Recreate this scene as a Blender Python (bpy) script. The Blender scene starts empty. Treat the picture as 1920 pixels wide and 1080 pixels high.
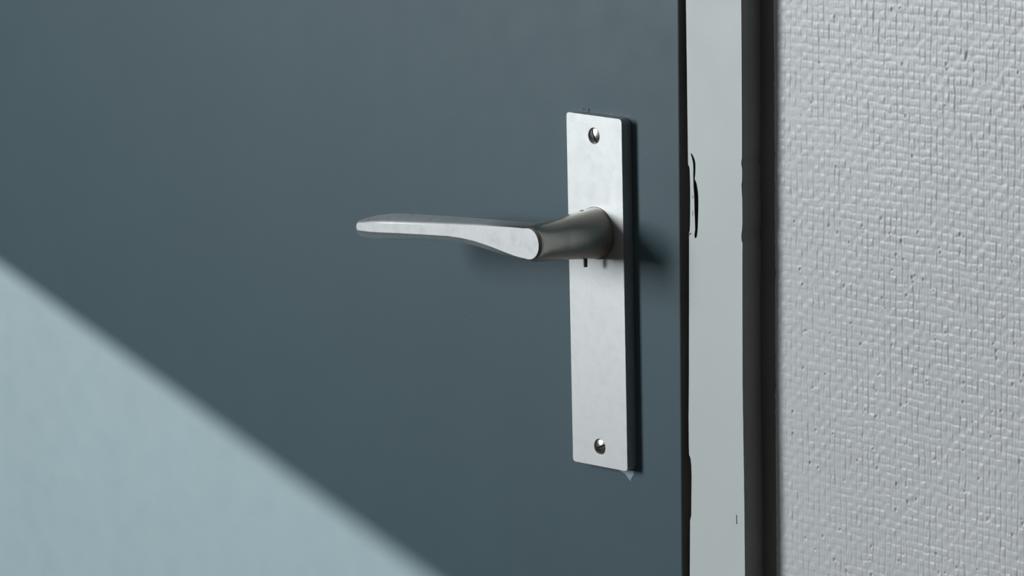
import bpy, bmesh, math, random
import numpy as np
from mathutils import Vector, Matrix

# ------------------------------------------------------------------ camera, light, exposure
sc = bpy.context.scene
C = sc.collection
Z0 = 1.05                                   # height of the handle's spindle above the floor
MM = 0.001

cam_d = bpy.data.cameras.new('camera')
cam_d.sensor_width = 36.0
cam_d.lens = 6500.0 * 36.0 / 1920.0         # long portrait lens, about 122 mm
cam_d.clip_start = 0.05
cam = bpy.data.objects.new('camera', cam_d)
C.objects.link(cam)
cam_r = Vector((0.66735, 0.74455, -0.0172))
cam_u = Vector((-0.11546, 0.12624, 0.98526))
cam_b = Vector((0.73574, -0.65552, 0.17021))
M = Matrix((cam_r, cam_u, cam_b)).transposed().to_4x4()
M.translation = Vector((1.12964, -1.06352, 1.29275))
cam.matrix_world = M
sc.camera = cam

vs = sc.view_settings
vs.view_transform = 'Standard'
vs.look = 'None'
vs.gamma = 1.0
vs.use_curve_mapping = False
vs.exposure = 0.0

world = bpy.data.worlds.new('daylight')
sc.world = world
world.use_nodes = True
bg = world.node_tree.nodes['Background']
bg.inputs[0].default_value = (0.62, 0.78, 1.0, 1)
bg.inputs[1].default_value = 0.9

# low winter sun, coming in under the blind of the left-hand window
sun_d = bpy.data.lights.new('sun', 'SUN')
sun_d.energy = 12.0
sun_d.angle = math.radians(0.40)
sun_d.color = (1.0, 0.90, 0.82)
sun = bpy.data.objects.new('sun', sun_d)
C.objects.link(sun)
sun.rotation_euler = Vector((0.65, 1.0, -0.202)).to_track_quat('-Z', 'Y').to_euler()
sun.location = (-4, -3, 3)

# soft daylight of the window and its sunlit blind
WX = -1.6                                   # inner face of the left wall
WY0, WY1 = -2.60, -1.40                     # window opening along the left wall
WZ0, WZ1 = 0.85, 2.24
BLIND_Z = 1.3212                            # lower edge of the half drawn blind
win_d = bpy.data.lights.new('window_daylight', 'AREA')
win_d.shape = 'RECTANGLE'
win_d.size = 0.80
win_d.size_y = 0.95
win_d.energy = 79.0
win_d.color = (0.95, 0.985, 1.0)
win = bpy.data.objects.new('window_daylight', win_d)
C.objects.link(win)
win.location = (WX + 0.03, -1.95, 1.58)
win.rotation_euler = (math.radians(90), 0, math.radians(-90))

# ------------------------------------------------------------------ materials
def new_mat(name):
    m = bpy.data.materials.new(name)
    m.use_nodes = True
    nt = m.node_tree
    return m, nt, nt.nodes['Principled BSDF']

def node(nt, kind, **kw):
    n = nt.nodes.new(kind)
    for k, v in kw.items():
        if k in n.inputs: n.inputs[k].default_value = v
        else: setattr(n, k, v)
    return n

def ramp(nt, fac, stops):
    r = nt.nodes.new('ShaderNodeValToRGB')
    while len(r.color_ramp.elements) < len(stops): r.color_ramp.elements.new(0.5)
    for e, (p, c) in zip(r.color_ramp.elements, stops):
        e.position = p
        e.color = (c, c, c, 1) if isinstance(c, (int, float)) else (*c, 1)
    nt.links.new(fac, r.inputs[0])
    return r.outputs[0]

def coords(nt):
    g = nt.nodes.new('ShaderNodeNewGeometry')
    return g.outputs['Position']

def noise(nt, scale, detail=3, rough=0.5, vec=None, dist=0.0):
    n = node(nt, 'ShaderNodeTexNoise', Scale=scale, Detail=detail, Roughness=rough, Distortion=dist)
    nt.links.new(vec if vec is not None else coords(nt), n.inputs['Vector'])
    return n.outputs['Fac']

def bump(nt, h, strength, dist, bs):
    b = node(nt, 'ShaderNodeBump', Strength=strength, Distance=dist)
    nt.links.new(h, b.inputs['Height'])
    nt.links.new(b.outputs[0], bs.inputs['Normal'])
    return b

def mat_paint(name, col, rough, var=0.05, bstr=0.15, bscale=900, spec=0.5):
    m, nt, bs = new_mat(name)
    c2 = tuple(min(1, c * (1 - var)) for c in col)
    nt.links.new(ramp(nt, noise(nt, 14, 4), [(0.35, c2), (0.65, col)]), bs.inputs['Base Color'])
    nt.links.new(ramp(nt, noise(nt, 60, 3), [(0.3, rough * 0.93), (0.7, rough * 1.07)]), bs.inputs['Roughness'])
    bs.inputs['Specular IOR Level'].default_value = spec
    bump(nt, noise(nt, bscale, 3), bstr, 0.0004, bs)
    return m

def mat_metal(name, col, rough, smudge=0.12, bstr=0.05):
    m, nt, bs = new_mat(name)
    bs.inputs['Metallic'].default_value = 1.0
    dark = tuple(c * (1 - smudge) for c in col)
    nt.links.new(ramp(nt, noise(nt, 170, 7, 0.7), [(0.34, dark), (0.52, col)]), bs.inputs['Base Color'])
    nt.links.new(ramp(nt, noise(nt, 210, 5, 0.6), [(0.3, rough * 0.95), (0.7, rough * 1.05)]), bs.inputs['Roughness'])
    bump(nt, noise(nt, 1800, 3), bstr, 0.0002, bs)
    return m

MAT = {}
MAT['door'] = mat_paint('slate_blue_door_paint', (0.066, 0.113, 0.136), 0.50, 0.04, 0.05, 1600, 0.32)
MAT['frame'] = mat_paint('pale_grey_gloss_paint', (0.61, 0.665, 0.665), 0.52, 0.04, 0.10, 500)
MAT['raw'] = mat_paint('raw_dark_wood', (0.10, 0.078, 0.066), 0.8, 0.3, 0.4, 300)
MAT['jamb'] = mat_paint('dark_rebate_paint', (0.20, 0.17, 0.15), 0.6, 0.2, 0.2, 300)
MAT['edge'] = mat_paint('bare_dark_door_edge', (0.085, 0.075, 0.066), 0.65, 0.25, 0.3, 400)
MAT['seal_shade'] = mat_paint('shadow_dark_sealant', (0.20, 0.20, 0.20), 0.6, 0.15, 0.3, 600)  # dark tone holds the shadow the frame casts on the wall
MAT['chip'] = mat_paint('old_blue_paint', (0.30, 0.37, 0.44), 0.5, 0.1, 0.1, 600)
MAT['speck'] = mat_paint('scuffed_door_paint', (0.12, 0.175, 0.205), 0.5, 0.1, 0.1, 600)
MAT['room'] = mat_paint('room_plaster', (0.07, 0.066, 0.062), 0.8, 0.05, 0.2, 200)
MAT['ceil'] = mat_paint('ceiling_plaster', (0.26, 0.265, 0.27), 0.85, 0.04, 0.2, 200)
MAT['blind'] = mat_paint('blind_cloth', (0.7, 0.69, 0.66), 0.85, 0.05, 0.3, 800)
MAT['wframe'] = mat_paint('white_window_paint', (0.75, 0.75, 0.73), 0.4)
MAT['alu'] = mat_metal('satin_aluminium', (0.53, 0.545, 0.545), 0.57, 0.06)
m = mat_metal('satin_lever_aluminium', (0.87, 0.895, 0.90), 0.45, 0.12, 0.10)
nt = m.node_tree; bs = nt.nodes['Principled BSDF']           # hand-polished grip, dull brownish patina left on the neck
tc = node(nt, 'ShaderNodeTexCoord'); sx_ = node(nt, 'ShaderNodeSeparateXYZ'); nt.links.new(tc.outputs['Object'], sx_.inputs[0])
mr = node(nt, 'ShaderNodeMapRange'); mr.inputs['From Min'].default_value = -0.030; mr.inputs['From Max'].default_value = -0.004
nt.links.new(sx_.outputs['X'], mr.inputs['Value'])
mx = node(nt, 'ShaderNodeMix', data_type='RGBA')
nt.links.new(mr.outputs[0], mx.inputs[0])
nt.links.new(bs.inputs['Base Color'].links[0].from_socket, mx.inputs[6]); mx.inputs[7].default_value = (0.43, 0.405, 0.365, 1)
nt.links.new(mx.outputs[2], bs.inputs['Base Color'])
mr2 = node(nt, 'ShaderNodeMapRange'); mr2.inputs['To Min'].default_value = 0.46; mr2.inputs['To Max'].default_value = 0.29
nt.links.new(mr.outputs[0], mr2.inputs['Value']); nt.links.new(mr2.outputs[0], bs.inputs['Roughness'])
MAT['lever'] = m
MAT['grip'] = mat_metal('polished_grip_face', (0.43, 0.44, 0.443), 0.52, 0.14, 0.10)
MAT['side'] = mat_paint('shaded_side_paint', (0.23, 0.225, 0.22), 0.55, 0.15, 0.2, 500)  # frame's side turned from the window, its shade put into the colour
MAT['collar'] = mat_metal('dull_collar_metal', (0.30, 0.285, 0.26), 0.42, 0.15)
MAT['screw'] = mat_metal('nickel_screw', (0.34, 0.335, 0.32), 0.28, 0.25)
MAT['steel'] = mat_metal('dark_steel', (0.10, 0.10, 0.10), 0.45, 0.2)

# woven glass-fibre wallpaper under matt paint (the weave itself is mesh in the visible part)
m, nt, bs = new_mat('painted_woven_wallpaper')
nt.links.new(ramp(nt, noise(nt, 9, 4), [(0.35, (0.60, 0.62, 0.635)), (0.65, (0.64, 0.66, 0.675))]), bs.inputs['Base Color'])
bs.inputs['Roughness'].default_value = 0.40
bs.inputs['Specular IOR Level'].default_value = 0.5
bump(nt, noise(nt, 1500, 4, 0.6), 0.25, 0.0003, bs)
MAT['paper'] = m
m, nt, bs = new_mat('painted_woven_wallpaper_far')
nt.links.new(ramp(nt, noise(nt, 9, 4), [(0.35, (0.60, 0.62, 0.635)), (0.65, (0.64, 0.66, 0.675))]), bs.inputs['Base Color'])
bs.inputs['Roughness'].default_value = 0.40
bs.inputs['Specular IOR Level'].default_value = 0.5
mp = node(nt, 'ShaderNodeMapping'); mp.inputs['Scale'].default_value = (320, 1, 300)
nt.links.new(coords(nt), mp.inputs['Vector'])
vo = node(nt, 'ShaderNodeTexVoronoi', Scale=1.0); vo.inputs['Randomness'].default_value = 0.35
nt.links.new(mp.outputs[0], vo.inputs['Vector'])
bump(nt, vo.outputs['Distance'], 1.0, -0.0012, bs)
MAT['paper_far'] = m

m, nt, bs = new_mat('oak_floorboards')
mp = node(nt, 'ShaderNodeMapping'); mp.inputs['Scale'].default_value = (3, 40, 1)
nt.links.new(coords(nt), mp.inputs['Vector'])
nt.links.new(ramp(nt, noise(nt, 2, 5, 0.6, mp.outputs[0]), [(0.3, (0.045, 0.034, 0.026)), (0.7, (0.075, 0.06, 0.048))]), bs.inputs['Base Color'])
bs.inputs['Roughness'].default_value = 0.45
MAT['floor'] = m

m, nt, bs = new_mat('window_glass')
bs.inputs['Base Color'].default_value = (1, 1, 1, 1)
bs.inputs['Roughness'].default_value = 0.0
bs.inputs['Transmission Weight'].default_value = 1.0
bs.inputs['IOR'].default_value = 1.0
bs.inputs['Alpha'].default_value = 0.12
MAT['glass'] = m

# ------------------------------------------------------------------ mesh helpers
def obj(name, bm, mat, parent=None, smooth=False, sharp=None):
    me = bpy.data.meshes.new(name)
    if smooth:
        for f in bm.faces: f.smooth = True
        if sharp is not None:
            bm.normal_update()
            for e in bm.edges:
                if len(e.link_faces) == 2 and e.calc_face_angle(0) > math.radians(sharp): e.smooth = False
    bm.to_mesh(me); bm.free()
    me.materials.append(mat)
    o = bpy.data.objects.new(name, me)
    C.objects.link(o)
    if parent: o.parent = parent
    return o

def tag(o, label=None, cat=None, kind=None, group=None):
    if label: o['label'] = label
    if cat: o['category'] = cat
    if kind: o['kind'] = kind
    if group: o['group'] = group
    return o

def add_box(bm, x0, x1, y0, y1, z0, z1):
    v = [bm.verts.new(p) for p in ((x0,y0,z0),(x1,y0,z0),(x1,y1,z0),(x0,y1,z0),(x0,y0,z1),(x1,y0,z1),(x1,y1,z1),(x0,y1,z1))]
    for f in ((0,3,2,1),(4,5,6,7),(0,1,5,4),(1,2,6,5),(2,3,7,6),(3,0,4,7)):
        bm.faces.new([v[i] for i in f])

def loops_bridge(bm, a, b):
    n = len(a)
    for i in range(n):
        bm.faces.new((a[i], a[(i+1) % n], b[(i+1) % n], b[i]))

def fill_loops(bm, loops):
    edges = []
    for lp in loops:
        for i in range(len(lp)):
            e = bm.edges.get((lp[i], lp[(i+1) % len(lp)])) or bm.edges.new((lp[i], lp[(i+1) % len(lp)]))
            edges.append(e)
    return bmesh.ops.triangle_fill(bm, use_beauty=True, use_dissolve=False, edges=edges)

def bevel_mod(o, w, seg=2, ang=40):
    md = o.modifiers.new('bevel', 'BEVEL'); md.width = w; md.segments = seg
    md.limit_method = 'ANGLE'; md.angle_limit = math.radians(ang)
    return o

# ------------------------------------------------------------------ the room
DX0, DOORW = -0.782, 0.83
YW = 0.0148                                  # face of the door wall
RX, RY, RZ = 1.9, -3.0, 2.5

def fade(t):
    t = np.clip(t, 0, 1); return t * t * (3 - 2 * t)

def vnoise(u, v, seed):
    rs = np.random.RandomState(seed)
    g = rs.rand(256, 256)
    iu, iv = np.floor(u).astype(int), np.floor(v).astype(int)
    fu, fv = fade(u - iu), fade(v - iv)
    a, b = g[iu % 256, iv % 256], g[(iu+1) % 256, iv % 256]
    c, d = g[iu % 256, (iv+1) % 256], g[(iu+1) % 256, (iv+1) % 256]
    return (a*(1-fu)+b*fu)*(1-fv) + (c*(1-fu)+d*fu)*fv

def weave_relief(X, Z):
    """height (m) of painted woven wallpaper at points of the wall"""
    x, z = X / MM, (Z - Z0) / MM
    pu, pv = 3.2, 3.45
    wu = (vnoise(x/12, z/30, 1) - 0.5) * 1.4 + (vnoise(x/2.5, z/4, 2) - 0.5) * 0.75
    wv = (vnoise(x/26, z/14, 3) - 0.5) * 1.6 + (vnoise(x/3, z/3, 4) - 0.5) * 1.0
    u, v = (x + wu) / pu, (z + 0.02*x + wv) / pv
    cu, cv = np.floor(u), np.floor(v)
    fu, fv = u - cu, v - cv
    rnd = vnoise(cu + 0.0, cv + 0.0, 5)                      # one value for each cell
    par = ((cu + cv) % 2)
    du = np.minimum(fu, 1 - fu); dv = np.minimum(fv, 1 - fv)
    gd = 0.25 + 1.1 * vnoise(x/3.2 + 7, z/4.5, 6)            # how deep the groove is here
    gh = (0.10 + 1.0 * vnoise(x/4.2, z/3.0 + 9, 7)) * (0.45 + 0.55*fade((x - 96)/70))
    sl = fade((vnoise(x/2.4, z/2.6, 12) - 0.66) / 0.2)       # short open slits between threads
    h = -0.19 * gd**1.5 * np.exp(-(du/0.12)**2) - 0.26 * sl * np.exp(-(du/0.07)**2) - 0.10 * gh**1.4 * np.exp(-(dv/0.16)**2)
    lip = np.exp(-((fv - 0.80)/0.11)**2) * np.sin(np.pi*fu)  # the upper lip of each pad catches the light
    h += 0.15 * gh * lip * fade((vnoise(cu*1.0 + 0.37, cv*1.0 + 0.61, 13) - 0.42) / 0.35)
    h += (rnd - 0.5) * 0.17 * fade(du/0.25) * fade(dv/0.25)
    h += 0.13 * (par - 0.5) * np.sin(np.pi*fu) * np.sin(np.pi*fv)
    h += 0.06 * np.sin(np.pi*fv) * (0.5 + vnoise(x/6, z/6, 8))
    # fine second thread inside a cell
    h += -0.12 * np.exp(-((fu-0.5)/0.09)**2) * vnoise(x/3, z/4, 9)
    h += (vnoise(x/0.55, z/2.4, 14) - 0.5) * 0.05
    h += (vnoise(x/0.9, z/1.6, 10) - 0.5) * 0.07 + (vnoise(x/40, z/40, 11) - 0.5) * 0.2
    h *= 0.72 + 0.28 * fade((x - 96) / 60)
    rs = np.random.RandomState(3)                            # popped paint bubbles
    dx, dz = x[1, 0] - x[0, 0], z[0, 1] - z[0, 0]
    for k in range(520):
        bx, bz = rs.uniform(98, 340), rs.uniform(-210, 190)
        if rs.rand() > 0.35 + 0.65 * (bz < 20): continue
        r = rs.uniform(0.45, 0.85)
        i, j = int((bx - x[0, 0]) / dx), int((bz - z[0, 0]) / dz)
        s = (slice(max(0, i-8), i+9), slice(max(0, j-8), j+9))
        q = np.hypot(x[s] - bx, (z[s] - bz) * 0.75) / r
        h[s] += -0.55 * np.exp(-(q/0.75)**4) + 0.07 * np.exp(-((q-1.35)/0.3)**2)
    s = np.hypot((x - 200.9 - 0.12*(z-92)) / 0.75, (z - 92.0) / 2.0)      # the one larger nick
    h -= 0.8 * np.exp(-s**4)
    return h * MM

# wall beside and around the door: woven relief as mesh where the eye reaches it, plain beyond
GX0, GX1, GZ0, GZ1, ST = 0.0845, 0.350, 0.830, 1.250, 0.00039
nx, nz = int(round((GX1-GX0)/ST)) + 1, int(round((GZ1-GZ0)/ST)) + 1
gx, gz = np.linspace(GX0, GX1, nx), np.linspace(GZ0, GZ1, nz)
X, Z = np.meshgrid(gx, gz, indexing='ij')
H = weave_relief(X, Z)
edge = fade(np.minimum.reduce([(GX1 - X), (Z - GZ0), (GZ1 - Z)]) / 0.004)
co = np.stack([X, YW - H * edge, Z], -1).reshape(-1, 3)
idx = np.arange(nx * nz).reshape(nx, nz)
quads = np.stack([idx[:-1, :-1], idx[1:, :-1], idx[1:, 1:], idx[:-1, 1:]], -1).reshape(-1, 4)
def np_mesh(name, co, faces, k):
    me = bpy.data.meshes.new(name)
    me.vertices.add(len(co)); me.vertices.foreach_set('co', np.ascontiguousarray(co, dtype=np.float32).ravel())
    me.loops.add(faces.size); me.loops.foreach_set('vertex_index', np.ascontiguousarray(faces, dtype=np.int32).ravel())
    me.polygons.add(len(faces))
    me.polygons.foreach_set('loop_start', np.arange(0, faces.size, k, dtype=np.int32))
    me.polygons.foreach_set('use_smooth', np.ones(len(faces), dtype=bool))
    me.update(calc_edges=True)
    return me

bm = bmesh.new()
def wall_quad(x0, x1, z0, z1):
    bm.faces.new([bm.verts.new(p) for p in ((x0,YW,z0),(x1,YW,z0),(x1,YW,z1),(x0,YW,z1))])
HX0, HX1, HZ = 0.45, 1.50, 2.15               # unseen opening and dark space behind, added to cut bounced light
wall_quad(GX1, HX0, 0, RZ); wall_quad(HX1, RX, 0, RZ); wall_quad(HX0, HX1, HZ, RZ)
wall_quad(GX0, GX1, 0, GZ0); wall_quad(GX0, GX1, GZ1, RZ)
wall_quad(WX, -0.82, 0, RZ); wall_quad(-0.82, GX0, 2.06, RZ)
add_box(bm, WX - 0.1, -0.82, YW + 0.001, YW + 0.10, 0, RZ)
add_box(bm, GX0 + 0.006, HX0, YW + 0.001, YW + 0.10, 0, RZ); add_box(bm, HX1, RX + 0.1, YW + 0.001, YW + 0.10, 0, RZ)
add_box(bm, HX0, HX1, YW + 0.001, YW + 0.10, HZ, RZ)
add_box(bm, -0.82, GX0 + 0.006, YW + 0.001, YW + 0.10, 2.06, RZ)
wall = tag(obj('wall_back', bm, MAT['paper_far']), 'pale grey wall with woven wallpaper beside the door', kind='structure')
wv = bpy.data.objects.new('woven_wallpaper', np_mesh('woven_wallpaper', co, quads, 4))
wv.data.materials.append(MAT['paper']); C.objects.link(wv); wv.parent = wall

bm = bmesh.new(); add_box(bm, WX - 0.1, RX + 0.1, RY - 0.1, 1.5, -0.1, 0)
tag(obj('floor', bm, MAT['floor']), 'brown wooden floor of the room', kind='structure')
bm = bmesh.new(); add_box(bm, WX - 0.1, RX + 0.1, RY - 0.1, 1.5, RZ, RZ + 0.1)
tag(obj('ceiling', bm, MAT['ceil']), 'plain pale ceiling of the room', kind='structure')
bm = bmesh.new(); add_box(bm, RX, RX + 0.1, RY, YW, 0, RZ)
tag(obj('wall_right', bm, MAT['room']), 'plain grey wall to the right of the camera', kind='structure')
bm = bmesh.new(); add_box(bm, WX - 0.1, RX + 0.1, RY - 0.1, RY, 0, RZ)
tag(obj('wall_front', bm, MAT['room']), 'plain grey wall behind the camera', kind='structure')
bm = bmesh.new()
add_box(bm, WX - 0.1, WX, RY, WY0, 0, RZ); add_box(bm, WX - 0.1, WX, WY1, YW, 0, RZ)
add_box(bm, WX - 0.1, WX, WY0, WY1, 0, WZ0); add_box(bm, WX - 0.1, WX, WY0, WY1, WZ1, RZ)
tag(obj('wall_left', bm, MAT['room']), 'plain grey wall with the window left of the door', kind='structure')

bm = bmesh.new()
add_box(bm, HX0 - 0.1, HX1 + 0.1, 1.4, 1.5, 0, RZ); add_box(bm, HX0 - 0.1, HX0, YW + 0.1, 1.4, 0, RZ); add_box(bm, HX1, HX1 + 0.1, YW + 0.1, 1.4, 0, RZ)
tag(obj('wall_light_trap', bm, MAT['room']), 'unseen dark walls added behind an opening to soak up bounced light', kind='structure')

# window with sash, and its half drawn blind
bm = bmesh.new()
t = 0.04
add_box(bm, WX - 0.075, WX - 0.035, WY0, WY0 + t, WZ0, WZ1); add_box(bm, WX - 0.075, WX - 0.035, WY1 - t, WY1, WZ0, WZ1)
add_box(bm, WX - 0.075, WX - 0.035, WY0 + t, WY1 - t, WZ0, WZ0 + t); add_box(bm, WX - 0.075, WX - 0.035, WY0 + t, WY1 - t, WZ1 - t, WZ1)
wn = tag(obj('window_1', bm, MAT['wframe']), 'white window frame in the left wall', kind='structure')
bm = bmesh.new(); add_box(bm, WX - 0.058, WX - 0.054, WY0 + t, WY1 - t, WZ0 + t, WZ1 - t)
obj('pane', bm, MAT['glass'], wn)
bm = bmesh.new(); add_box(bm, WX - 0.03, WX + 0.02, WY0 - 0.02, WY1 + 0.02, WZ0 - 0.025, WZ0)
obj('window_sill', bm, MAT['wframe'], wn)
bl = bpy.data.objects.new('roller_blind', None); C.objects.link(bl); bl.location = (WX + 0.005, 0.5*(WY0+WY1), BLIND_Z)
tag(bl, 'white cloth roller blind drawn halfway down the window', 'blind')
def lblind(name, b, mat):
    b.transform(Matrix.Translation(-bl.location)); return obj(name, b, mat, bl)
bm = bmesh.new(); add_box(bm, WX + 0.004, WX + 0.006, WY0 - 0.03, WY1 + 0.03, BLIND_Z, WZ1 + 0.04)
lblind('blind_cloth', bm, MAT['blind'])
bm = bmesh.new()
bmesh.ops.create_cone(bm, cap_ends=True, segments=20, radius1=0.017, radius2=0.017, depth=WY1 - WY0 + 0.06,
                      matrix=Matrix.Translation((WX + 0.02, 0.5*(WY0+WY1), WZ1 + 0.05)) @ Matrix.Rotation(math.pi/2, 4, 'X'))
lblind('blind_roller', bm, MAT['wframe'])

# ------------------------------------------------------------------ door leaf
# overlapping leaf, face at y = 0, hanging a hair out of plumb
def door_edge(z): return 0.04822 + 0.0036 * (z - Z0)
bm = bmesh.new()
zs = (0.012, 2.03)
fr = [bm.verts.new((DX0, 0, zs[0])), bm.verts.new((door_edge(zs[0]), 0, zs[0])), bm.verts.new((door_edge(zs[1]), 0, zs[1])), bm.verts.new((DX0, 0, zs[1]))]
bk = [bm.verts.new((v.co.x, 0.011, v.co.z)) for v in fr]
bm.faces.new(fr); bm.faces.new(bk[::-1]); loops_bridge(bm, fr[::-1], bk[::-1])
door = tag(obj('door_1', bm, MAT['door']), 'flat slate blue painted door leaf', kind='structure')
door.data.materials.append(MAT['edge'])                    # the leaf's edges were left dark and bare
for p in door.data.polygons:
    if abs(p.normal.y) < 0.5: p.material_index = 1
bevel_mod(door, 0.0006, 2)

def flat_patch(name, pts, y0, th, mat, parent):
    """thin irregular flake of paint standing th proud of plane y0 (points in mm, about the spindle)"""
    b = bmesh.new()
    f = [b.verts.new((x*MM, y0 - th, Z0 + z*MM)) for x, z in pts]
    k = [b.verts.new((x*MM, y0 + 0.0002, Z0 + z*MM)) for x, z in pts]
    fill_loops(b, [f]); loops_bridge(b, f, k)
    bmesh.ops.recalc_face_normals(b, faces=b.faces)
    return obj(name, b, mat, parent)
flat_patch('bared_paint_patch', [(6.6,-108.6),(8.6,-109.9),(11.2,-110.4),(12.2,-111.2),(13.6,-112.5),(15.2,-113.5),(15.3,-112.2),(15.9,-111.4),(17.0,-110.1),(17.4,-108.2)], 0, 0.00012, MAT['chip'], door)
random.seed(5)
for (cx, cz, r) in ((-13.6, 54.6, 0.55), (-12.4, 55.0, 0.3), (-10.2, 54.6, 0.7), (-8.8, 54.9, 0.3), (5.0, 54.1, 0.4), (11.5, 53.9, 0.35), (16.0, 53.9, 0.45), (22.5, 62.0, 0.25), (14.0, 67.5, 0.3), (27.0, 38.0, 0.25), (-32.0, 26.5, 0.3), (-98.0, -49.0, .4)):
    n = 7
    flat_patch('paint_speck', [(cx + r*random.uniform(.6, 1.4)*math.cos(k*2*math.pi/n)*1.3, cz + r*random.uniform(.6, 1.3)*math.sin(k*2*math.pi/n)) for k in range(n)], 0, 0.00012 + 0.0002*(r > .5), MAT['speck'] if r < .5 else MAT['door'], door)

# ------------------------------------------------------------------ door frame (casing with its worn, chipped inner edge)
YF = 0.002
L = [(51.2,107.6),(51.3,96.4),(51.35,86.0),(51.45,77.3),(51.5,60.7),(51.6,51.3),(51.65,36.0),(51.75,34.9),(52.3,34.3),(52.6,33.4),(52.8,29.3),(52.85,19.8),(52.7,12.0),(52.4,6.0),(52.1,5.0),(51.9,4.4),(51.8,-5.7),(51.5,-30),(51.2,-50),(51.0,-63.6),(50.6,-79.8),(50.6,-92),(50.7,-96.0),(51.3,-96.7),(51.7,-97.8),(52.1,-101),(52.2,-105.6),(51.95,-115),(51.75,-123.6),(51.3,-125.0),(51.0,-126.4),(50.8,-136.9),(50.5,-151.7)]
Rg = [(85.0,109.4),(85.05,88.1),(85.0,63.3),(85.0,54.0),(84.9,41.0),(84.4,39.0),(84.9,35.9),(84.85,31.0),(84.5,29.1),(84.6,27),(84.9,23.0),(84.95,12.6),(84.7,9.5),(84.25,7.3),(84.3,5.0),(84.9,3.6),(84.8,-2.1),(84.6,-30),(84.45,-58.9),(84.7,-80),(84.85,-90.8),(85.1,-114.8),(85.2,-145.4)]
slit = [(53.3,40.4),(54.3,39.9),(55.3,38.6),(56.0,37.2),(56.3,36.0),(56.3,33.5),(56.1,30.8),(55.75,29.1),(56.3,28.2),(56.8,27.3),(57.3,25.6),(57.7,23.9),(57.95,21.4),(58.0,18.8),(57.85,14.8),(57.65,10.8),(57.5,8.4),(57.3,6.0),(56.9,3.8),(56.2,2.7),(55.5,2.8),(55.25,3.8),(55.8,6.6),(55.7,10.5),(55.45,14.5),(55.4,20.1),(55.2,22.7),(55.0,25.2),(54.9,28.3),(54.85,31.1),(54.95,33),(54.9,35.0),(54.7,36.6),(54.2,38.1)]
outer = [(51.2, 1010)] + L + [(50.5, -1050)] + [(85.2, -1050)] + Rg[::-1] + [(85.0, 1010)]
bm = bmesh.new()
def lift(pts, y): return [bm.verts.new((x*MM, y, Z0 + z*MM)) for x, z in pts]
of, ob = lift(outer, YF), lift(outer, 0.0155)
sf = lift(slit, YF)
fill_loops(bm, [of, sf])
nl = len(L) + 3
for i in range(len(of)):                       # edges of the casing except its outer side, which is a part of its own
    if i < nl - 1 or i == len(of) - 1: bm.faces.new((of[i], of[(i+1) % len(of)], ob[(i+1) % len(of)], ob[i]))
bmesh.ops.recalc_face_normals(bm, faces=bm.faces)
trim = tag(obj('trim_1', bm, MAT['frame']), 'pale grey painted door frame with chipped inner edge', kind='structure')
bevel_mod(trim, 0.00035, 2, 50)
bm = bmesh.new()
sa, sb = lift(slit, YF + 0.0004), lift(slit, YF + 0.0014)
loops_bridge(bm, sa, sb); fill_loops(bm, [sb])
bmesh.ops.recalc_face_normals(bm, faces=bm.faces)
obj('latch_slot', bm, MAT['raw'], trim)
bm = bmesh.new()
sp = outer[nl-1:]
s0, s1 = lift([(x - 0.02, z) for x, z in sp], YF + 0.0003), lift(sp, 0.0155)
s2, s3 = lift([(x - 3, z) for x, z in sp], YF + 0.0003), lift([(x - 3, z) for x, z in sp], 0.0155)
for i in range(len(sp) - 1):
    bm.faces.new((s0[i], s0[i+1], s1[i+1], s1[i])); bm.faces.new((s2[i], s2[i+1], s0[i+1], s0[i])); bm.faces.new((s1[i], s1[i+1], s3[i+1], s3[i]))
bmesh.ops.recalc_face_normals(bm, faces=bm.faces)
obj('shaded_outer_side', bm, MAT['side'], trim)  # darker than the face: shade painted in
# rebate behind the gap, head and far side of the frame
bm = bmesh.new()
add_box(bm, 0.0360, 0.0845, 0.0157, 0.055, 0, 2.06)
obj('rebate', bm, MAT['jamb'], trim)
bm = bmesh.new()
add_box(bm, -0.82, 0.0849, YF, 0.0155, 2.0602, 2.094); obj('head_casing', bm, MAT['frame'], trim)
bm = bmesh.new()
add_box(bm, -0.82, -0.786, YF, 0.0155, 0, 2.06); obj('side_casing', bm, MAT['frame'], trim)
# old hairline chips on the face
for pts in ([(80.0,-118.6),(80.45,-118.4),(80.5,-121.5),(80.7,-122.6),(80.1,-122.6),(80.05,-120.5)],
            [(51.9,3.8),(52.6,4.6),(53.4,4.9),(53.5,4.5),(52.7,4.1),(52.3,3.5)],
            [(54.2,21.6),(54.55,21.2),(54.7,20.3),(54.4,20.5)],
            [(54.35,15.0),(54.5,13.6),(54.4,12.2),(54.2,13.4)]):
    flat_patch('paint_chip', pts, YF, 0.00008, MAT['raw'], trim)
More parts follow.
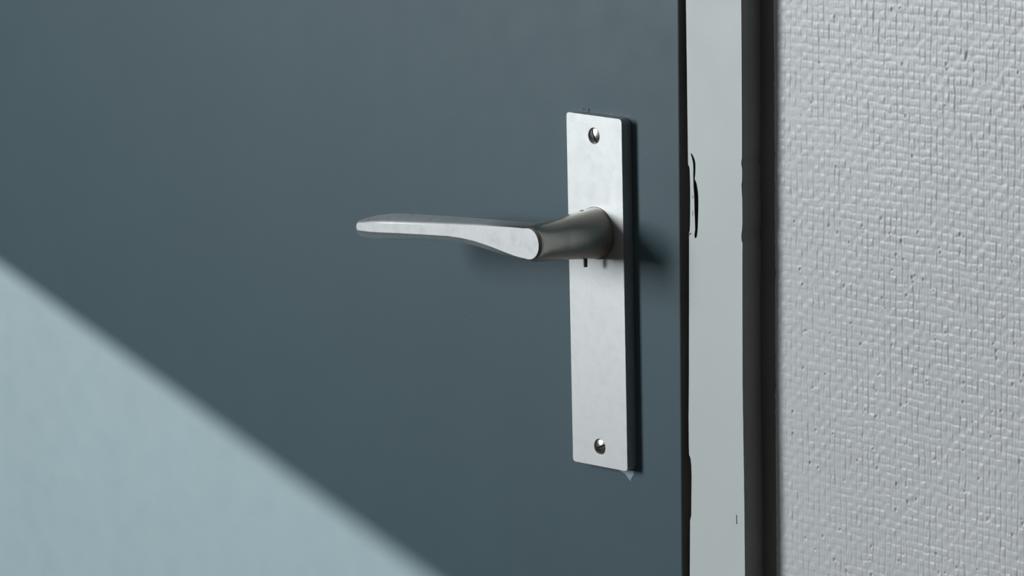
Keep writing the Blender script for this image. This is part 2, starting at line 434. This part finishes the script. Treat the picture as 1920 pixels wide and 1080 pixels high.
# wavering, cracked sealant bead, widened and darkened to paint in the frame's shadow
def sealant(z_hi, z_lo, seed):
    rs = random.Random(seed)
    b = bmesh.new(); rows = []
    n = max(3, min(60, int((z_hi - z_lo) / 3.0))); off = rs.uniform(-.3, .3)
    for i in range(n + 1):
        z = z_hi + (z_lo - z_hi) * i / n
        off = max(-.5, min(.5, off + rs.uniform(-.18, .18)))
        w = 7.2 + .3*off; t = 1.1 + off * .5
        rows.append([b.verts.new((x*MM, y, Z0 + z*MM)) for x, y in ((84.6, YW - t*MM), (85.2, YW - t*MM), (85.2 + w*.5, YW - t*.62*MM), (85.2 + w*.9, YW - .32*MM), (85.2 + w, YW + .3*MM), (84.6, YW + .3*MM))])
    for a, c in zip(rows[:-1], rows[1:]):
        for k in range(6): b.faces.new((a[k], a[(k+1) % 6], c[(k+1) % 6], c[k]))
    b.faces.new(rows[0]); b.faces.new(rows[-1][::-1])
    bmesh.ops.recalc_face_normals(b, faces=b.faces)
    return obj('sealant_shadow_bead', b, MAT['seal_shade'], trim, smooth=True, sharp=50)
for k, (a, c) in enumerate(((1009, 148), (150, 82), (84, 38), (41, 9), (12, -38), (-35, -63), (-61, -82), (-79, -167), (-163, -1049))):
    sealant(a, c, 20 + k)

# ------------------------------------------------------------------ door handle
hd = bpy.data.objects.new('door_handle', None); C.objects.link(hd)
hd.location = (0, 0, Z0)
tag(hd, 'satin aluminium lever door handle on a tall narrow screwed backplate', 'door handle')

# --- backplate: drafted sides, softened face edge, two countersunk screw holes (mm, spindle at 0,0)
YP = -5.5
quad = [(-18.2, 53.05), (16.75, 52.5), (18.0, -106.85), (-17.1, -107.6)]
def rounded(q, grow, r, seg=7):
    cx = sum(p[0] for p in q)/4; cz = sum(p[1] for p in q)/4
    q = [(p[0] + math.copysign(grow, p[0]-cx), p[1] + math.copysign(grow, p[1]-cz)) for p in q]
    out = []
    for i in range(4):
        p, a, b = Vector(q[i]), Vector(q[i-1]), Vector(q[(i+1) % 4])
        da, db = (a-p).normalized(), (b-p).normalized()
        c = p + (da + db) * r
        s, e = p + da*r - c, p + db*r - c
        for k in range(seg + 1):
            t = k / seg * math.pi/2
            v = s*math.cos(t) + e*math.sin(t)
            out.append(tuple(c + v))
    return out
bm = bmesh.new()
def ring(pts, y): return [bm.verts.new((x*MM, y*MM, z*MM)) for x, z in pts]
prof = [(-0.55, YP, 1.7), (-0.28, YP + 0.07, 1.9), (-0.08, YP + 0.25, 2.1), (0.0, YP + 0.5, 2.2), (0.62, -0.9, 2.8), (0.8, 0.0, 3.0)]
rings = [ring(rounded(quad, g, r), y) for g, y, r in prof]
for a, b in zip(rings[:-1], rings[1:]): loops_bridge(bm, b, a)
holes = []
SCREWS = [(-0.75, 44.1), (0.45, -98.8)]
for cx, cz in SCREWS:
    def circ(r, n=40): return [(cx + r*math.cos(2*math.pi*k/n), cz + r*math.sin(2*math.pi*k/n)) for k in range(n)]
    h0 = ring(circ(3.85), YP); h1 = ring(circ(3.68), YP + 0.08); h2 = ring(circ(3.52), YP + 0.55); h3 = ring(circ(1.9), YP + 2.4)
    loops_bridge(bm, h0, h1); loops_bridge(bm, h1, h2); loops_bridge(bm, h2, h3)
    bm.faces.new(h3)
    holes.append(h0)
fill_loops(bm, [rings[0]] + holes)
bmesh.ops.recalc_face_normals(bm, faces=bm.faces)
def face_flat(b, y):
    # the ground face itself stays flat-shaded, and crisp against its rim
    for f in b.faces:
        f.smooth = not all(abs(v.co.y - y*MM) < 1e-6 for v in f.verts)
    for e in b.edges:
        if len(e.link_faces) == 2 and e.link_faces[0].smooth != e.link_faces[1].smooth: e.smooth = False
        elif len(e.link_faces) == 2 and e.calc_face_angle(0) > math.radians(38): e.smooth = False
face_flat(bm, YP)
plate = obj('backplate', bm, MAT['alu'], hd)

def screw(cx, cz, ang):
    """raised slotted countersunk head"""
    b = bmesh.new()
    R, hgt, sw, sd = 3.36, 0.60, 0.42, 1.0
    yb = YP + 0.48
    def dome(u, v): return yb - hgt * (1 - (u*u + v*v) / (R*R)) ** 1.0
    ca, sa = math.cos(ang), math.sin(ang)
    def P(u, v, y): return b.verts.new(((cx + u*sa + v*ca)*MM, y*MM, (cz - u*ca + v*sa)*MM))
    for s in (-1, 1):
        g = []
        for i in range(9):
            u = sw + (R - 0.02 - sw) * (i/8)
            w = math.sqrt(max(R*R - u*u, 1e-6))
            g.append([P(s*u, -w + 2*w*j/14, dome(u, -w + 2*w*j/14)) for j in range(15)])
        for i in range(8):
            for j in range(14): b.faces.new((g[i][j], g[i+1][j], g[i+1][j+1], g[i][j+1]))
        fl = [P(s*sw, -math.sqrt(R*R - sw*sw)*(1 - 2*j/14), yb + sd) for j in range(15)]
        for j in range(14): b.faces.new((g[0][j], g[0][j+1], fl[j+1], fl[j]))
        rim = [g[i][0] for i in range(9)] + [g[8][j] for j in range(1, 15)] + [g[i][14] for i in range(7, -1, -1)]
        low = [b.verts.new((v.co.x, (yb + 1.4)*MM, v.co.z)) for v in rim]
        for i in range(len(rim) - 1): b.faces.new((rim[i], rim[i+1], low[i+1], low[i]))
    w = math.sqrt(R*R - sw*sw)
    b.faces.new([P(-sw, -w, yb + sd), P(sw, -w, yb + sd), P(sw, w, yb + sd), P(-sw, w, yb + sd)])
    bmesh.ops.remove_doubles(b, verts=b.verts, dist=1e-7)
    bmesh.ops.recalc_face_normals(b, faces=b.faces)
    return obj('screw', b, MAT['screw'], plate, smooth=True, sharp=35)
screw(*SCREWS[0], math.atan2(-5.8, 2.7))
screw(*SCREWS[1], math.atan2(2.53, 5.25))

# --- collar ring where the lever turns in the plate
bm = bmesh.new()
n = 56
pr = [(11.0, YP + 0.3), (12.0, YP + 0.3), (12.0, YP - 0.35), (11.8, YP - 0.6), (11.0, YP - 0.6)]
rg = [[bm.verts.new((r*math.cos(2*math.pi*k/n)*MM, y*MM, r*math.sin(2*math.pi*k/n)*MM)) for k in range(n)] for r, y in pr]
for a, b in zip(rg, rg[1:] + rg[:1]): loops_bridge(bm, a, b)
bmesh.ops.recalc_face_normals(bm, faces=bm.faces)
obj('collar', bm, MAT['collar'], hd, smooth=True, sharp=40)

# --- lever: implicit solid (tapering round neck blended into a flat-faced tapering grip), meshed by surface nets
YFACE, YMID, YBACK = -47.0, -40.8, -34.0
Ft = [(-128,-3.2),(-117.8,-2.2),(-107,-1.05),(-90.8,0.2),(-70.9,2.0),(-54.3,3.6),(-35.8,5.2),(-13.2,6.7),(-2.1,7.25),(10,7.25)]
Fb = [(-128,-7.1),(-119.0,-6.85),(-109.2,-6.6),(-90.9,-5.2),(-71.1,-3.8),(-54.5,-2.75),(-45.2,-2.65),(-36.1,-3.1),(-24.8,-4.5),(-13.6,-6.3),(-6.9,-7.2),(-1.4,-7.35),(10,-7.35)]
Mt = [(-127.6,-7.6),(-126.8,-5.4),(-125.2,-3.3),(-118.9,-0.9),(-110.6,1.2),(-98.4,3.1),(-82.6,4.2),(-58.8,5.6),(-31.9,6.95),(-9.2,8.2),(1.8,8.6),(10,8.7)]
Mb = [(-127.6,-7.6),(-127.0,-9.2),(-125.4,-10.2),(-121.3,-10.8),(-111.1,-10.6),(-94.9,-9.1),(-78.8,-7.5),(-59.1,-6.2),(-43.6,-6.0),(-32.3,-7.1),(-20.9,-8.4),(-9.7,-8.8),(-0.8,-8.6),(10,-8.5)]
RN = [(-52,6.4),(-47,7.35),(-46.3,7.75),(-45,8.2),(-42,8.55),(-30,9.3),(-12,11.0),(-4,11.7)]
def table(t, x):
    t = np.array(t); xs, ys = t[:, 0], t[:, 1]
    fine = np.linspace(xs[0], xs[-1], 1200)
    yf = np.interp(fine, xs, ys)
    k = np.exp(-0.5*(np.arange(-30, 31)/12.0)**2); k /= k.sum()
    ysm = np.convolve(np.pad(yf, 30, mode='edge'), k, 'valid')
    a = np.clip((fine - xs[0] - 2.5) / 6.0, 0, 1)         # keep the tip crisp
    return np.interp(x, fine, yf*(1-a) + ysm*a)
vs_ = 0.45
ax = np.arange(-130, 14.5, vs_); ay = np.arange(-49.0, -5.0, vs_); az = np.arange(-14.5, 14.5, vs_)
GX, GY, GZ = np.meshgrid(ax, ay, az, indexing='ij')
ft, fb, mt, mb = (table(t, ax)[:, None, None] for t in (Ft, Fb, Mt, Mb))
s = (GY - YFACE) / (YMID - YFACE)
se = np.where(s > 0, 1 - (1 - np.clip(s, 0, 1))**1.45, 1.45*s)
zt, zb = ft + (mt - ft)*se, fb + (mb - fb)*se
front = np.maximum(GZ - zt, zb - GZ) * 0.85
zc, hm = 0.5*(mt + mb), np.maximum(0.5*(mt - mb), 0.05)
q = np.sqrt(((GZ - zc)/hm)**2 + ((GY - YMID)/(YBACK - YMID))**2)
back = (q - 1) * np.minimum(hm, 6.0)
arm = np.where(GY < YMID, front, back)
sx = np.clip(s, -0.4, 1.6)
zm, zh = 0.5*(zt + zb), np.maximum(0.5*(zt - zb), 0.5)
tip = -120.9 - 5.6*np.clip(sx, -0.4, 1.0) + 3.0*np.clip(sx - 0.9, 0, 1)**2 + 1.7*np.clip(np.abs(GZ - zm)/zh, 0, 1.2)**2.5
arm = np.maximum(arm, np.maximum((tip - GX)*0.8, GX - 1.0))
rn = np.interp(ay, [p[0] for p in RN], [p[1] for p in RN])[None, :, None]
neck = np.hypot(GX, GZ) - rn
k = 0.3 + np.interp(ay, [-50, -42, -36, -30], [0.0, 0.0, 6.0, 12.0])[None, :, None] * fade((-GX - 3.0)/7.0)
hh = np.clip(0.5 + 0.5*(neck - arm)/k, 0, 1)
fld = neck*(1-hh) + arm*hh - k*hh*(1-hh)
fld = fld + np.clip(YFACE + 0.55 - GY, 0, 3) * 0.8        # small chamfer round the ground face

def surface_nets(f, ox, st):
    ins = f < 0
    nx, ny, nz = f.shape
    cnt = np.zeros((nx-1, ny-1, nz-1)); acc = np.zeros((nx-1, ny-1, nz-1, 3))
    corners = [(i, j, k) for i in (0, 1) for j in (0, 1) for k in (0, 1)]
    sl = lambda c: tuple(slice(c[d], f.shape[d] - 1 + c[d]) for d in range(3))
    for a in corners:
        for d in range(3):
            if a[d]: continue
            b = list(a); b[d] = 1
            fa, fb_ = f[sl(a)], f[sl(b)]
            m = (fa < 0) != (fb_ < 0)
            t = np.where(m, fa / np.where(m, fa - fb_, 1), 0)
            for e in range(3): acc[..., e] += np.where(m, (t if e == d else a[e]), 0)
            cnt += m
    act = cnt > 0
    ids = -np.ones(act.shape, int); ids[act] = np.arange(act.sum())
    pos = np.argwhere(act) + acc[act] / cnt[act][:, None]
    verts = np.array(ox) + pos * st
    faces = []
    for d in range(3):
        e1, e2 = (d+1) % 3, (d+2) % 3
        lo = [slice(1, n-1) for n in f.shape]; lo[d] = slice(0, f.shape[d]-1)
        hi = list(lo); hi[d] = slice(1, f.shape[d])
        A, B = ins[tuple(lo)], ins[tuple(hi)]
        w = np.argwhere(A != B); flip = A[A != B]
        w[:, e1] += 1; w[:, e2] += 1
        def at(o1, o2):
            p = w.copy(); p[:, e1] += o1; p[:, e2] += o2; return ids[p[:, 0], p[:, 1], p[:, 2]]
        qd = np.stack([at(-1, -1), at(0, -1), at(0, 0), at(-1, 0)], -1)
        qd[~flip] = qd[~flip][:, ::-1]
        faces.append(qd)
    return verts, np.concatenate(faces)
lv, lf = surface_nets(fld, (ax[0], ay[0], az[0]), vs_)
bm = bmesh.new()
me_t = np_mesh('tmp', lv, lf, 4); bm.from_mesh(me_t); bpy.data.meshes.remove(me_t)
for _ in range(4): bmesh.ops.smooth_vert(bm, verts=bm.verts, factor=0.4, use_axis_x=True, use_axis_y=True, use_axis_z=True)
for yc, no in ((YFACE, (0, -1, 0)), (-5.9, (0, 1, 0))):
    r = bmesh.ops.bisect_plane(bm, geom=bm.verts[:] + bm.edges[:] + bm.faces[:], plane_co=(0, yc, 0), plane_no=no, clear_outer=True)
    cut = [e for e in r['geom_cut'] if isinstance(e, bmesh.types.BMEdge)]
    if yc == YFACE:
        rim = cut
        bmesh.ops.triangle_fill(bm, use_beauty=True, edges=cut)
    else:
        bmesh.ops.triangle_fill(bm, use_beauty=True, edges=cut)
bm.transform(Matrix.Scale(MM, 4))
bmesh.ops.recalc_face_normals(bm, faces=bm.faces)
face_flat(bm, YFACE)
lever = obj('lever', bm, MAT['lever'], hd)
lever.data.materials.append(MAT['grip'])                   # the ground and polished front face
for p in lever.data.polygons:
    if not p.use_smooth: p.material_index = 1

# --- locking pin through the neck: tail below, empty end of its bore on top
bm = bmesh.new()
bmesh.ops.create_cone(bm, cap_ends=True, segments=24, radius1=0.00085, radius2=0.00105, depth=0.0075,
                      matrix=Matrix.Translation((-0.0002, -0.0122, -0.01095)))
pin = obj('locking_pin', bm, MAT['steel'], lever, smooth=True, sharp=40)
bm = bmesh.new()
bmesh.ops.create_cone(bm, cap_ends=True, segments=24, radius1=0.0012, radius2=0.0012, depth=0.004,
                      matrix=Matrix.Translation((-0.0016, -0.0122, 0.00893)))
obj('pin_bore', bm, MAT['raw'], lever, smooth=True, sharp=40)
